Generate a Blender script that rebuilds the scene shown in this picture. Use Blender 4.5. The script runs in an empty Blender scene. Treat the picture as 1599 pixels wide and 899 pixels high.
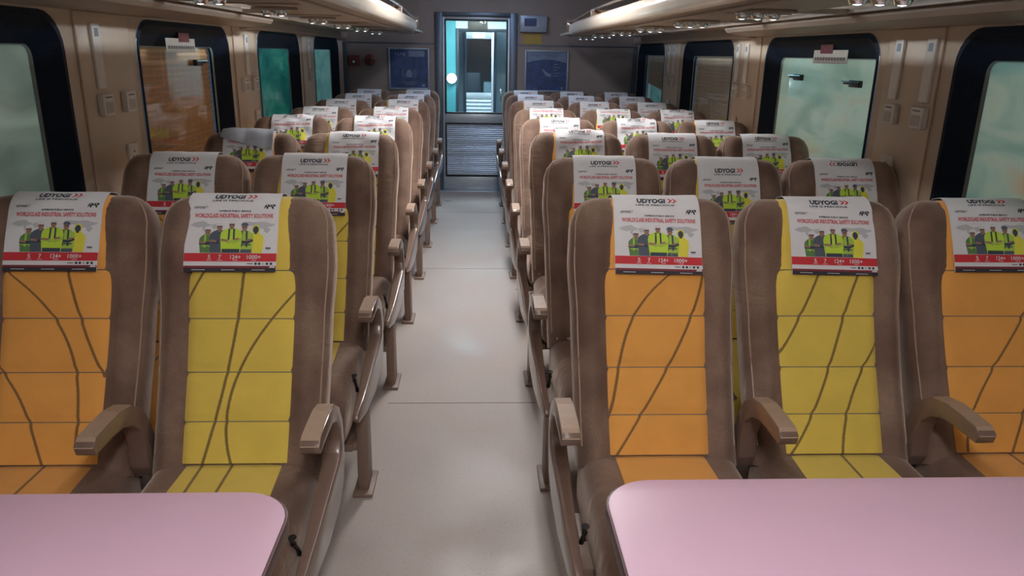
import bpy, bmesh, math, random
from mathutils import Vector, Matrix
random.seed(7)
C = bpy.context.scene.collection

# ------------------------------------------------------------------ camera
YAW, PIT, ROL = .0488, .3018, .0178
cy, sy, cp, sp = math.cos(YAW), math.sin(YAW), math.cos(PIT), math.sin(PIT)
F = Vector((sy*cp, cy*cp, -sp)); Rt = Vector((cy, -sy, 0)); Up = Rt.cross(F)
R2 = Rt*math.cos(ROL) + Up*math.sin(ROL); U2 = Up*math.cos(ROL) - Rt*math.sin(ROL)
cam = bpy.data.cameras.new('camera'); co = bpy.data.objects.new('camera', cam); C.objects.link(co)
M = Matrix((R2, U2, -F)).transposed().to_4x4(); M.translation = Vector((0, 0, 1.52))
co.matrix_world = M
cam.sensor_fit = 'HORIZONTAL'; cam.sensor_width = 36; cam.lens = 1178.8/1599*36; cam.clip_start = .02
bpy.context.scene.camera = co

# ------------------------------------------------------------------ world and exposure
vs = bpy.context.scene.view_settings
vs.view_transform = 'Standard'; vs.look = 'None'; vs.gamma = 1; vs.use_curve_mapping = False
vs.exposure = 1.24
w = bpy.data.worlds.new('night'); bpy.context.scene.world = w; w.use_nodes = True
bg = w.node_tree.nodes['Background']; bg.inputs[0].default_value = (.35, .5, .75, 1); bg.inputs[1].default_value = .05

# ------------------------------------------------------------------ lights
def area(name, loc, rot, sx, sy_, power, col, spread=180):
    l = bpy.data.lights.new(name, 'AREA'); l.shape = 'RECTANGLE'; l.size = sx; l.size_y = sy_
    l.energy = power; l.color = col; l.spread = math.radians(spread)
    o = bpy.data.objects.new(name, l); C.objects.link(o); o.location = loc; o.rotation_euler = rot
    return o
WARM = (1, .96, .935)
# ceiling strips: start, end, watts per metre, colour; each has two slanted faces
LAMPS = [(-1.2, .35, 14, WARM), (.6, 2.9, 1.2, WARM), (4.05, 5.35, 20, WARM), (6.6, 8.2, 3.4, (.50, .66, 1))]  # last strip tinted blue to add the haze around the end wall
for y0, y1, p, c in LAMPS:
    for sg in (-1, 1):
        area('ceiling_lamp_light', (.13+sg*.07, (y0+y1)/2, 2.185), (0, -sg*math.radians(42), 0), .12, y1-y0, p*(y1-y0)/2, c)
# unseen fill lights added outside, either side of the coach, to brighten the panes
area('pane_fill_light', (4.3, 4.2, 2.6), (0, math.radians(72), 0), 1.5, 10, 260, (.94, 1, .96))
area('pane_fill_light', (-4.0, 4.2, 2.6), (0, math.radians(-72), 0), 1.5, 10, 230, (.85, 1, .96))
# vestibule lamp
area('vestibule_light', (0, 9.25, 2.05), (0, 0, 0), .6, .5, 13, (.82, .95, 1))
area('gangway_light', (0.05, 11.6, 2.05), (0, 0, 0), .5, .8, 18, (.78, .95, 1))

# ------------------------------------------------------------------ materials
def new_mat(name):
    m = bpy.data.materials.new(name); m.use_nodes = True
    return m, m.node_tree.nodes, m.node_tree.links, m.node_tree.nodes['Principled BSDF']
def mat(name, col, rough=.6, metal=0, var=.08, scale=40, bump=0, bscale=200, sheen=0, coat=0, stretch=(1, 1, 1), emit=None, estr=0):
    m, N, L, b = new_mat(name)
    b.inputs['Roughness'].default_value = rough; b.inputs['Metallic'].default_value = metal
    b.inputs['Sheen Weight'].default_value = sheen; b.inputs['Coat Weight'].default_value = coat
    tc = N.new('ShaderNodeTexCoord'); mp = N.new('ShaderNodeMapping'); mp.inputs['Scale'].default_value = stretch
    L.new(tc.outputs['Object'], mp.inputs[0])
    nz = N.new('ShaderNodeTexNoise'); nz.inputs['Scale'].default_value = scale; nz.inputs['Detail'].default_value = 4
    L.new(mp.outputs[0], nz.inputs['Vector'])
    r = N.new('ShaderNodeMix'); r.data_type = 'RGBA'
    r.inputs[6].default_value = tuple(c*(1-var*2) for c in col) + (1,)
    r.inputs[7].default_value = tuple(min(1, c*(1+var*2)) for c in col) + (1,)
    L.new(nz.outputs[0], r.inputs[0]); L.new(r.outputs[2], b.inputs['Base Color'])
    if bump:
        n2 = N.new('ShaderNodeTexNoise'); n2.inputs['Scale'].default_value = bscale; L.new(mp.outputs[0], n2.inputs['Vector'])
        bp = N.new('ShaderNodeBump'); bp.inputs['Strength'].default_value = bump; bp.inputs['Distance'].default_value = .002
        L.new(n2.outputs[0], bp.inputs['Height']); L.new(bp.outputs[0], b.inputs['Normal'])
    if emit:
        b.inputs['Emission Color'].default_value = emit + (1,); b.inputs['Emission Strength'].default_value = estr
    return m
def lined(name, col, curves, wid=.0042):
    """velour with woven wavy dark lines, x = cubic of (z-.7) in the seat's own coordinates"""
    m, N, L, b = new_mat(name)
    b.inputs['Roughness'].default_value = .85; b.inputs['Sheen Weight'].default_value = .25
    tc = N.new('ShaderNodeTexCoord'); s = N.new('ShaderNodeSeparateXYZ'); L.new(tc.outputs['Object'], s.inputs[0])
    def ma(op, a, c, d=None):
        n = N.new('ShaderNodeMath'); n.operation = op
        for i, v in enumerate((a, c, d)):
            if v is None: continue
            if isinstance(v, (int, float)): n.inputs[i].default_value = v
            else: L.new(v, n.inputs[i])
        return n.outputs[0]
    # below the fold the lines run on over the seat cushion: use height minus depth as the length
    z = ma('SUBTRACT', s.outputs[2], .7)
    tot = None
    nz0 = N.new('ShaderNodeTexNoise'); nz0.inputs['Scale'].default_value = 260; L.new(tc.outputs['Object'], nz0.inputs['Vector'])
    jit = ma('MULTIPLY', ma('SUBTRACT', nz0.outputs[0], .5), .003)
    for cc, zlo, zhi in curves:
        cc = list(cc) + [0]*(4-len(cc))
        v = ma('MULTIPLY_ADD', z, cc[3], cc[2]); v = ma('MULTIPLY_ADD', z, v, cc[1]); v = ma('MULTIPLY_ADD', z, v, cc[0])
        d = ma('ABSOLUTE', ma('ADD', ma('SUBTRACT', s.outputs[0], v), jit), 0)
        mr = N.new('ShaderNodeMapRange'); mr.inputs[1].default_value = wid*.6; mr.inputs[2].default_value = wid*1.3
        mr.inputs[3].default_value = 1; mr.inputs[4].default_value = 0; L.new(d, mr.inputs[0])
        g = ma('MULTIPLY', mr.outputs[0], ma('MULTIPLY', ma('GREATER_THAN', s.outputs[2], zlo), ma('LESS_THAN', s.outputs[2], zhi)))
        tot = g if tot is None else ma('MAXIMUM', tot, g)
    nz = N.new('ShaderNodeTexNoise'); nz.inputs['Scale'].default_value = 9; nz.inputs['Detail'].default_value = 6; L.new(tc.outputs['Object'], nz.inputs['Vector'])
    mx = N.new('ShaderNodeMix'); mx.data_type = 'RGBA'
    mx.inputs[6].default_value = tuple(c*.84 for c in col) + (1,); mx.inputs[7].default_value = tuple(min(1, c*1.14) for c in col) + (1,)
    L.new(nz.outputs[0], mx.inputs[0])
    m2 = N.new('ShaderNodeMix'); m2.data_type = 'RGBA'; L.new(ma('MULTIPLY', tot, .86), m2.inputs[0])
    L.new(mx.outputs[2], m2.inputs[6]); m2.inputs[7].default_value = (.13, .07, .03, 1)
    L.new(m2.outputs[2], b.inputs['Base Color'])
    bp = N.new('ShaderNodeBump'); bp.inputs['Strength'].default_value = .35; bp.inputs['Distance'].default_value = .002
    n3 = N.new('ShaderNodeTexNoise'); n3.inputs['Scale'].default_value = 420; L.new(tc.outputs['Object'], n3.inputs['Vector'])
    L.new(n3.outputs[0], bp.inputs['Height']); L.new(bp.outputs[0], b.inputs['Normal'])
    return m
YEL, ORA = (.77, .58, .10), (.84, .395, .085)
CY1 = [((-.228, .503, .183), .80, .93), ((-.026, .186, -.197), .43, .97), ((.012, .506, 1.575, -.774), .43, .88)]
CY2 = [((-.149, .71, -.67), .70, .95), ((.009, .396, -.37, 1.337), .43, .97), ((.117, .713, 1.269), .43, .78)]
CO1 = [((.059, -.33, -1.589, -2.504), .5, .99), ((.119, -.527, .661), .66, .95), ((-.155, -1.2, -4.0, -7.0), .43, .70)]
CO2 = [((-.104, .236, .723, 5.269), .44, .94), ((.046, .599, -.619, -.912), .44, .95)]
CO3 = [((.014, .773, -.036, -4.593), .46, .92), ((.14, .5, 0, 0), .43, .62)]
M_ = {}
M_['y1'] = lined('yellow_velour_a', YEL, CY1); M_['y2'] = lined('yellow_velour_b', YEL, CY2)
M_['o1'] = lined('orange_velour_a', ORA, CO1); M_['o2'] = lined('orange_velour_b', ORA, CO2); M_['o3'] = lined('orange_velour_c', ORA, CO3)
# brown velour with brushed nap patches and pulled creases
def brown():
    m, N, L, b = new_mat('brown_velour')
    b.inputs['Roughness'].default_value = .8; b.inputs['Sheen Weight'].default_value = .6; b.inputs['Sheen Roughness'].default_value = .45
    b.inputs['Sheen Tint'].default_value = (.9, .75, .66, 1)
    tc = N.new('ShaderNodeTexCoord')
    oi = N.new('ShaderNodeObjectInfo'); ad = N.new('ShaderNodeVectorMath'); ad.operation = 'ADD'
    L.new(tc.outputs['Object'], ad.inputs[0]); L.new(oi.outputs['Location'], ad.inputs[1])
    n1 = N.new('ShaderNodeTexNoise'); n1.inputs['Scale'].default_value = 5; n1.inputs['Detail'].default_value = 3; L.new(ad.outputs[0], n1.inputs['Vector'])
    n2 = N.new('ShaderNodeTexNoise'); n2.inputs['Scale'].default_value = 230; n2.inputs['Detail'].default_value = 2; L.new(tc.outputs['Object'], n2.inputs['Vector'])
    cr = N.new('ShaderNodeValToRGB'); cr.color_ramp.elements[0].position = .35; cr.color_ramp.elements[1].position = .68
    cr.color_ramp.elements[0].color = (.165, .094, .068, 1); cr.color_ramp.elements[1].color = (.34, .222, .168, 1)
    L.new(n1.outputs[0], cr.inputs[0])
    mx = N.new('ShaderNodeMix'); mx.data_type = 'RGBA'; mx.blend_type = 'MULTIPLY'; mx.inputs[0].default_value = .45
    L.new(cr.outputs[0], mx.inputs[6]); L.new(n2.outputs[0], mx.inputs[7]); L.new(mx.outputs[2], b.inputs['Base Color'])
    bp = N.new('ShaderNodeBump'); bp.inputs['Strength'].default_value = .4; bp.inputs['Distance'].default_value = .003
    L.new(n2.outputs[0], bp.inputs['Height'])
    mp = N.new('ShaderNodeMapping'); mp.inputs['Scale'].default_value = (5, 5, 46); L.new(ad.outputs[0], mp.inputs[0])
    n3 = N.new('ShaderNodeTexNoise'); n3.inputs['Scale'].default_value = 1; n3.inputs['Detail'].default_value = 2; n3.inputs['Distortion'].default_value = .6
    L.new(mp.outputs[0], n3.inputs['Vector'])
    b2 = N.new('ShaderNodeBump'); b2.inputs['Strength'].default_value = .6; b2.inputs['Distance'].default_value = .012
    mk = N.new('ShaderNodeMapRange'); mk.inputs[1].default_value = .5; mk.inputs[2].default_value = .64; L.new(n1.outputs[0], mk.inputs[0])
    mm = N.new('ShaderNodeMath'); mm.operation = 'MULTIPLY'; L.new(n3.outputs[0], mm.inputs[0]); L.new(mk.outputs[0], mm.inputs[1]); L.new(mm.outputs[0], b2.inputs['Height']); L.new(bp.outputs[0], b2.inputs['Normal']); L.new(b2.outputs[0], b.inputs['Normal'])
    return m
M_['brown'] = brown()
M_['cloth'] = mat('white_cover_cloth', (.77, .79, .84), .75, var=.03, scale=25, bump=.25, bscale=500)
M_['clothback'] = mat('grey_cover_lining', (.36, .39, .45), .8, var=.06, scale=30, bump=.3, bscale=300)
M_['arm'] = mat('taupe_plastic', (.19, .125, .10), .28, var=.05, coat=.5)
M_['armpad'] = mat('tan_arm_pad', (.40, .285, .21), .45, var=.05)
M_['leg'] = mat('brown_painted_steel', (.24, .165, .13), .45, var=.06)
M_['black'] = mat('black_plastic', (.015, .015, .017), .35)
M_['shell'] = mat('grey_shell_plastic', (.16, .15, .15), .5)
M_['wall'] = mat('beige_laminate', (.58, .475, .38), .5, var=.04, scale=6, bump=.1)
M_['wall2'] = mat('beige_pillar_laminate', (.66, .55, .45), .45, var=.03, scale=6, bump=.1)
M_['endwall'] = mat('brown_grey_laminate', (.25, .205, .19), .5, var=.05, scale=7)
M_['rack'] = mat('rack_panel', (.38, .31, .265), .45, var=.05, scale=5)
M_['rail'] = mat('rack_rail', (.68, .60, .50), .3, var=.04, scale=9, coat=.2)
M_['frame'] = mat('dark_window_band', (.008, .016, .034), .6, var=.2)
M_['frame'].node_tree.nodes['Principled BSDF'].inputs['Specular IOR Level'].default_value = .15
M_['trimlight'] = mat('grey_window_trim', (.20, .26, .27), .4)
M_['white'] = mat('white_plastic', (.78, .77, .76), .45, var=.03)
M_['steel'] = mat('stainless_steel', (.46, .53, .60), .36, .45, var=.12, scale=14, stretch=(1, 1, 30))
M_['steeldk'] = mat('dark_steel', (.10, .13, .17), .4, .7, var=.1)
M_['gasket'] = mat('black_gasket', (.012, .015, .02), .5)
M_['chrome'] = mat('chrome', (.8, .82, .85), .12, 1, var=.02)
M_['pink'] = mat('pink_laminate', (.72, .485, .64), .35, var=.035, scale=3, bump=.12, bscale=350)
M_['pinkedge'] = mat('dark_table_edge', (.10, .055, .06), .4)
M_['teal'] = mat('teal_panel', (.10, .42, .46), .45, var=.04, scale=5)
M_['vwhite'] = mat('vestibule_white', (.65, .72, .74), .5, var=.03)
M_['vgrey'] = mat('vestibule_grey', (.20, .27, .32), .5, var=.06)
M_['vdark'] = mat('vestibule_dark', (.035, .05, .07), .5, var=.2)
M_['sign'] = mat('brown_sign', (.07, .062, .045), .5)
M_['glintglow'] = mat('reflection_glow', (.9, .95, 1), .5, emit=(.85, .97, 1), estr=7)  # glow put in for the light spot reflected in the door glass
M_['ceilglow'] = mat('ceiling_diffuser', (.9, .9, .88), .5, emit=(1, .93, .84), estr=.6)
M_['led'] = mat('led_lens', (.8, .85, .9), .1, 1, emit=(.8, .9, 1), estr=1.6)  # lens emission puts in the white glints of the reading spots
M_['yellownote'] = mat('yellow_notice_paper', (.40, .27, .06), .6)
M_['postblue'] = mat('poster_blue', (.025, .060, .17), .4, var=.45, scale=14)
M_['postlight'] = mat('poster_pale_blue', (.16, .22, .34), .4, var=.2, scale=20)
M_['postframe'] = mat('poster_frame_grey', (.30, .36, .45), .4, .3)
M_['redbox'] = mat('dark_red_plastic', (.16, .03, .035), .4)
# prints
for k, c in dict(ink=(.03, .04, .06), red=(.62, .035, .05), redtxt=(.60, .10, .12), maroon=(.22, .03, .05), dark=(.035, .03, .04), lime=(.56, .80, .07), lime2=(.42, .64, .09),
                 yellowp=(.80, .76, .08), navy=(.045, .065, .10), navy2=(.09, .115, .16), skin=(.38, .21, .15), grey=(.52, .55, .59), wht=(.72, .74, .78), green=(.12, .25, .09)).items():
    M_['p_'+k] = mat('print_'+k, c, .7, var=.02)

def floor_mat():
    m, N, L, b = new_mat('speckled_vinyl'); b.inputs['Roughness'].default_value = .42
    tc = N.new('ShaderNodeTexCoord')
    n1 = N.new('ShaderNodeTexNoise'); n1.inputs['Scale'].default_value = 2.2; n1.inputs['Detail'].default_value = 5; L.new(tc.outputs['Object'], n1.inputs['Vector'])
    mx = N.new('ShaderNodeMix'); mx.data_type = 'RGBA'; mx.inputs[6].default_value = (.36, .318, .298, 1); mx.inputs[7].default_value = (.52, .468, .442, 1)
    L.new(n1.outputs[0], mx.inputs[0])
    v = N.new('ShaderNodeTexNoise'); v.inputs['Scale'].default_value = 170; v.inputs['Detail'].default_value = 1; L.new(tc.outputs['Object'], v.inputs['Vector'])
    rp = N.new('ShaderNodeValToRGB'); rp.color_ramp.elements[0].position = .66; rp.color_ramp.elements[1].position = .74
    L.new(v.outputs[0], rp.inputs[0])
    m2 = N.new('ShaderNodeMix'); m2.data_type = 'RGBA'; L.new(rp.outputs[0], m2.inputs[0]); L.new(mx.outputs[2], m2.inputs[6]); m2.inputs[7].default_value = (.22, .19, .17, 1)
    # a few dirt spots
    vo = N.new('ShaderNodeTexVoronoi'); vo.inputs['Scale'].default_value = 3.2; L.new(tc.outputs['Object'], vo.inputs['Vector'])
    lt = N.new('ShaderNodeMath'); lt.operation = 'LESS_THAN'; lt.inputs[1].default_value = .035; L.new(vo.outputs['Distance'], lt.inputs[0])
    m3 = N.new('ShaderNodeMix'); m3.data_type = 'RGBA'; L.new(lt.outputs[0], m3.inputs[0]); L.new(m2.outputs[2], m3.inputs[6]); m3.inputs[7].default_value = (.16, .13, .12, 1)
    L.new(m3.outputs[2], b.inputs['Base Color'])
    L.new(n1.outputs[0], b.inputs['Roughness'])
    return m
M_['floor'] = floor_mat()
def dusty(name, c1, c2, c3, seed, trans=.55):
    """dusty window glass: pale dust film with smears, lets the added outside fill light through, glossy surface"""
    m, N, L, b = new_mat(name); out = N['Material Output']
    tc = N.new('ShaderNodeTexCoord'); mp = N.new('ShaderNodeMapping'); mp.inputs['Scale'].default_value = (1, 1, 2.6); mp.inputs['Location'].default_value = (seed, seed*.7, 0)
    mp.inputs['Rotation'].default_value = (.25, 0, 0)
    L.new(tc.outputs['Object'], mp.inputs[0])
    n1 = N.new('ShaderNodeTexNoise'); n1.inputs['Scale'].default_value = 2.4; n1.inputs['Detail'].default_value = 7; n1.inputs['Distortion'].default_value = .9; L.new(mp.outputs[0], n1.inputs['Vector'])
    rp = N.new('ShaderNodeValToRGB'); e = rp.color_ramp.elements; e[0].position = .32; e[0].color = c1+(1,); e[1].position = .56; e[1].color = c2+(1,)
    e2 = e.new(.72); e2.color = c3+(1,)
    L.new(n1.outputs[0], rp.inputs[0])
    tr = N.new('ShaderNodeBsdfTranslucent'); L.new(rp.outputs[0], tr.inputs[0]); L.new(rp.outputs[0], b.inputs['Base Color'])
    b.inputs['Roughness'].default_value = .12; b.inputs['Coat Weight'].default_value = .3
    ms = N.new('ShaderNodeMixShader'); ms.inputs[0].default_value = trans; L.new(b.outputs[0], ms.inputs[1]); L.new(tr.outputs[0], ms.inputs[2])
    L.new(ms.outputs[0], out.inputs[0])
    return m
M_['gR'] = dusty('dusty_glass_pale', (.33, .41, .38), (.44, .50, .46), (.46, .44, .38), 1.3)
M_['gR1'] = dusty('dusty_glass_grey', (.28, .38, .36), (.42, .46, .42), (.46, .40, .33), 5.1)
M_['gL1'] = dusty('dusty_glass_greygreen', (.28, .31, .29), (.38, .41, .38), (.48, .52, .46), 3.1)
M_['gL3'] = dusty('dusty_glass_teal', (.04, .20, .20), (.09, .30, .28), (.20, .42, .38), 7.7)
M_['gL4'] = dusty('dusty_glass_aqua', (.22, .36, .38), (.30, .44, .44), (.34, .46, .46), 9.2)
def glass(name, tint=(.93, .98, 1)):
    m, N, L, b = new_mat(name); out = N['Material Output']
    tr = N.new('ShaderNodeBsdfTransparent'); tr.inputs[0].default_value = tint+(1,)
    gl = N.new('ShaderNodeBsdfGlossy'); gl.inputs['Roughness'].default_value = .02
    fr = N.new('ShaderNodeFresnel'); fr.inputs[0].default_value = 1.5
    mu = N.new('ShaderNodeMath'); mu.operation = 'MULTIPLY'; mu.inputs[1].default_value = .9; mu.use_clamp = True; L.new(fr.outputs[0], mu.inputs[0])
    ge = N.new('ShaderNodeNewGeometry'); iv = N.new('ShaderNodeMath'); iv.operation = 'SUBTRACT'; iv.inputs[0].default_value = 1; L.new(ge.outputs['Backfacing'], iv.inputs[1])
    m2 = N.new('ShaderNodeMath'); m2.operation = 'MULTIPLY'; L.new(mu.outputs[0], m2.inputs[0]); L.new(iv.outputs[0], m2.inputs[1])
    ms = N.new('ShaderNodeMixShader'); L.new(m2.outputs[0], ms.inputs[0]); L.new(tr.outputs[0], ms.inputs[1]); L.new(gl.outputs[0], ms.inputs[2]); L.new(ms.outputs[0], out.inputs[0])
    return m
M_['glass'] = glass('clear_glass')
M_['blind'] = mat('tan_pleated_blind', (.80, .41, .19), .75, var=.08, scale=5, stretch=(1, 6, .5))
M_['blindR'] = mat('sand_pleated_blind', (.80, .60, .44), .75, var=.06, scale=5, stretch=(1, 6, .5))

# ------------------------------------------------------------------ mesh helpers
class MB:
    def __init__(s): s.v = []; s.f = []; s.m = []
    def add(s, vs_, fs, mi=0):
        b = len(s.v); s.v += [tuple(p) for p in vs_]; s.f += [tuple(b+i for i in f) for f in fs]; s.m += [mi]*len(fs)
        return s
    def box(s, x0, x1, y0, y1, z0, z1, mi=0):
        v = [(x0, y0, z0), (x1, y0, z0), (x1, y1, z0), (x0, y1, z0), (x0, y0, z1), (x1, y0, z1), (x1, y1, z1), (x0, y1, z1)]
        return s.add(v, [(0, 3, 2, 1), (4, 5, 6, 7), (0, 1, 5, 4), (1, 2, 6, 5), (2, 3, 7, 6), (3, 0, 4, 7)], mi)
    def grid(s, P, mi=0, cyc=False):
        n, k = len(P), len(P[0]); v = [p for r in P for p in r]; f = []
        for i in range(n-1):
            for j in range(k if cyc else k-1):
                j2 = (j+1) % k; f.append((i*k+j, i*k+j2, (i+1)*k+j2, (i+1)*k+j))
        return s.add(v, f, mi)
    def prism(s, poly, a, b, axis='x', mi=0):
        n = len(poly)
        mk = {'x': lambda t, p: (t, p[0], p[1]), 'y': lambda t, p: (p[0], t, p[1]), 'z': lambda t, p: (p[0], p[1], t)}[axis]
        v = [mk(a, p) for p in poly] + [mk(b, p) for p in poly]
        f = [tuple(range(n))[::-1], tuple(range(n, 2*n))] + [(i, (i+1) % n, n+(i+1) % n, n+i) for i in range(n)]
        return s.add(v, f, mi)
    def tube(s, path, r, n=8, mi=0):
        rings = []
        for i, p in enumerate(path):
            p = Vector(p); d = (Vector(path[min(i+1, len(path)-1)])-Vector(path[max(i-1, 0)])).normalized()
            a = d.cross(Vector((0, 0, 1)) if abs(d.z) < .9 else Vector((1, 0, 0))).normalized(); b = d.cross(a)
            rr = r[i] if isinstance(r, (list, tuple)) else r
            rings.append([tuple(p+(a*math.cos(2*math.pi*k/n)+b*math.sin(2*math.pi*k/n))*rr) for k in range(n)])
        s.grid(rings, mi, True); b0 = len(s.v)-len(path)*n
        s.f += [tuple(b0+k for k in range(n))[::-1], tuple(len(s.v)-n+k for k in range(n))]; s.m += [mi, mi]
        return s
    def mesh(s, name, mats, smooth=False, bevel=0, seg=2, ang=None):
        me = bpy.data.meshes.new(name); me.from_pydata(s.v, [], s.f); me.update()
        for m in mats: me.materials.append(m)
        for p, i in zip(me.polygons, s.m): p.material_index = i
        bm = bmesh.new(); bm.from_mesh(me); bmesh.ops.recalc_face_normals(bm, faces=bm.faces)
        if bevel:
            es = [e for e in bm.edges if len(e.link_faces) == 2 and e.calc_face_angle(0) > .5]
            bmesh.ops.bevel(bm, geom=es, offset=bevel, segments=seg, affect='EDGES', profile=.5, clamp_overlap=True)
        bm.to_mesh(me); bm.free()
        if smooth or bevel:
            for p in me.polygons: p.use_smooth = True
            if ang is None: ang = 40
            me.set_sharp_from_angle(angle=math.radians(ang))
        return me
    def build(s, name, mats, parent=None, **k):
        if not isinstance(mats, (list, tuple)): mats = [mats]
        return link(s.mesh(name, mats, **k), name, parent)
def link(me, name, parent=None):
    o = bpy.data.objects.new(name, me); C.objects.link(o)
    if parent: o.parent = parent
    return o
def thing(name, label, cat, loc=(0, 0, 0), group=None):
    o = bpy.data.objects.new(name, None); C.objects.link(o); o.location = loc; o.empty_display_size = .1
    o['label'] = label; o['category'] = cat
    if group: o['group'] = group
    return o
def tag(o, label, cat, group=None):
    o['label'] = label; o['category'] = cat
    if group: o['group'] = group
    return o
def struct(o, label=None):
    o['kind'] = 'structure'
    if label: o['label'] = label
    return o
def rrect(y0, y1, z0, z1, r, n=6):
    p = []
    for cx_, cz, a0 in ((y1-r, z0+r, -90), (y1-r, z1-r, 0), (y0+r, z1-r, 90), (y0+r, z0+r, 180)):
        for i in range(n+1):
            a = math.radians(a0+90*i/n); p.append((cx_+r*math.cos(a), cz+r*math.sin(a)))
    return p
def lerp(a, b, t): return a+(b-a)*t
def interp(x, xs, ys):
    if x <= xs[0]: return ys[0]
    for i in range(len(xs)-1):
        if x <= xs[i+1]:
            t = (x-xs[i])/(xs[i+1]-xs[i]); t = t*t*(3-2*t); return lerp(ys[i], ys[i+1], t)
    return ys[-1]

# ------------------------------------------------------------------ room shell
XL, XR, Y0, YE, CEIL = -1.45, 1.75, -1.3, 8.6, 2.25
WIN_R = [(-.50, .88), (1.45, 2.81), (3.36, 4.72), (5.31, 6.64), (7.30, 8.52)]
WIN_L = [(-.50, .88), (1.45, 2.84), (3.43, 4.68), (5.27, 6.50), (7.06, 8.30)]
ZB, ZT = .84, 1.63
struct(MB().box(XL-.12, XR+.12, Y0-.1, YE+.1, -.08, 0).build('floor', M_['floor']))
seamb = MB()
for yy in (1.1, 3.12, 5.35, 7.4): seamb.box(-.40, .27, yy, yy+.004, .0, .0012)
struct(seamb.build('trim_1', M_['leg']), 'thin dark joint lines across the aisle flooring')
struct(MB().box(XL-.12, XR+.12, Y0-.1, YE+.1, CEIL, CEIL+.06).build('ceiling', M_['rack']))
def side_wall(name, X, sgn, wins, z_top=CEIL):
    from mathutils.geometry import tessellate_polygon
    outer = [(Y0, 0), (YE, 0), (YE, z_top), (Y0, z_top)]
    holes = [rrect(a, b, ZB, ZT, .13) for a, b in wins]
    loops = [outer]+holes; flat = [p for l in loops for p in l]
    tri = tessellate_polygon([[Vector((p[0], p[1], 0)) for p in l] for l in loops])
    mb = MB(); T = .09*sgn; n = len(flat)
    mb.add([(X, p[0], p[1]) for p in flat]+[(X+T, p[0], p[1]) for p in flat], [tuple(t) for t in tri]+[tuple(n+i for i in t) for t in tri])
    b = 0
    for l in loops:
        k = len(l); mb.f += [(b+i, b+(i+1) % k, n+b+(i+1) % k, n+b+i) for i in range(k)]; mb.m += [0]*k; b += k
    return struct(mb.build(name, M_['wall']))
side_wall('wall_left', XL, -1, WIN_L); side_wall('wall_right', XR, 1, WIN_R)
struct(MB().box(XL-.1, XR+.1, Y0-.08, Y0, 0, CEIL).build('wall_back', M_['endwall']))

def pillar_cover(name, X, sgn, y0, y1):
    mb = MB(); mb.box(min(X, X-sgn*.010), max(X, X-sgn*.010), y0, y1, .60, ZT+.01)
    return struct(mb.build(name, M_['wall2'], bevel=.004, seg=2))
k = 1
for X, sgn, wins in ((XL, -1, WIN_L), (XR, 1, WIN_R)):
    for (a, b), (c, d) in zip(wins, wins[1:]):
        k += 1; pillar_cover('trim_%d' % k, X, sgn, b+.085, c-.075)
# skirting
struct(MB().box(XL, XL+.02, Y0, YE, 0, .12).build('baseboard_left', M_['leg'], bevel=.004))
struct(MB().box(XR-.02, XR, Y0, YE, 0, .12).build('baseboard_right', M_['leg'], bevel=.004))

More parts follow.
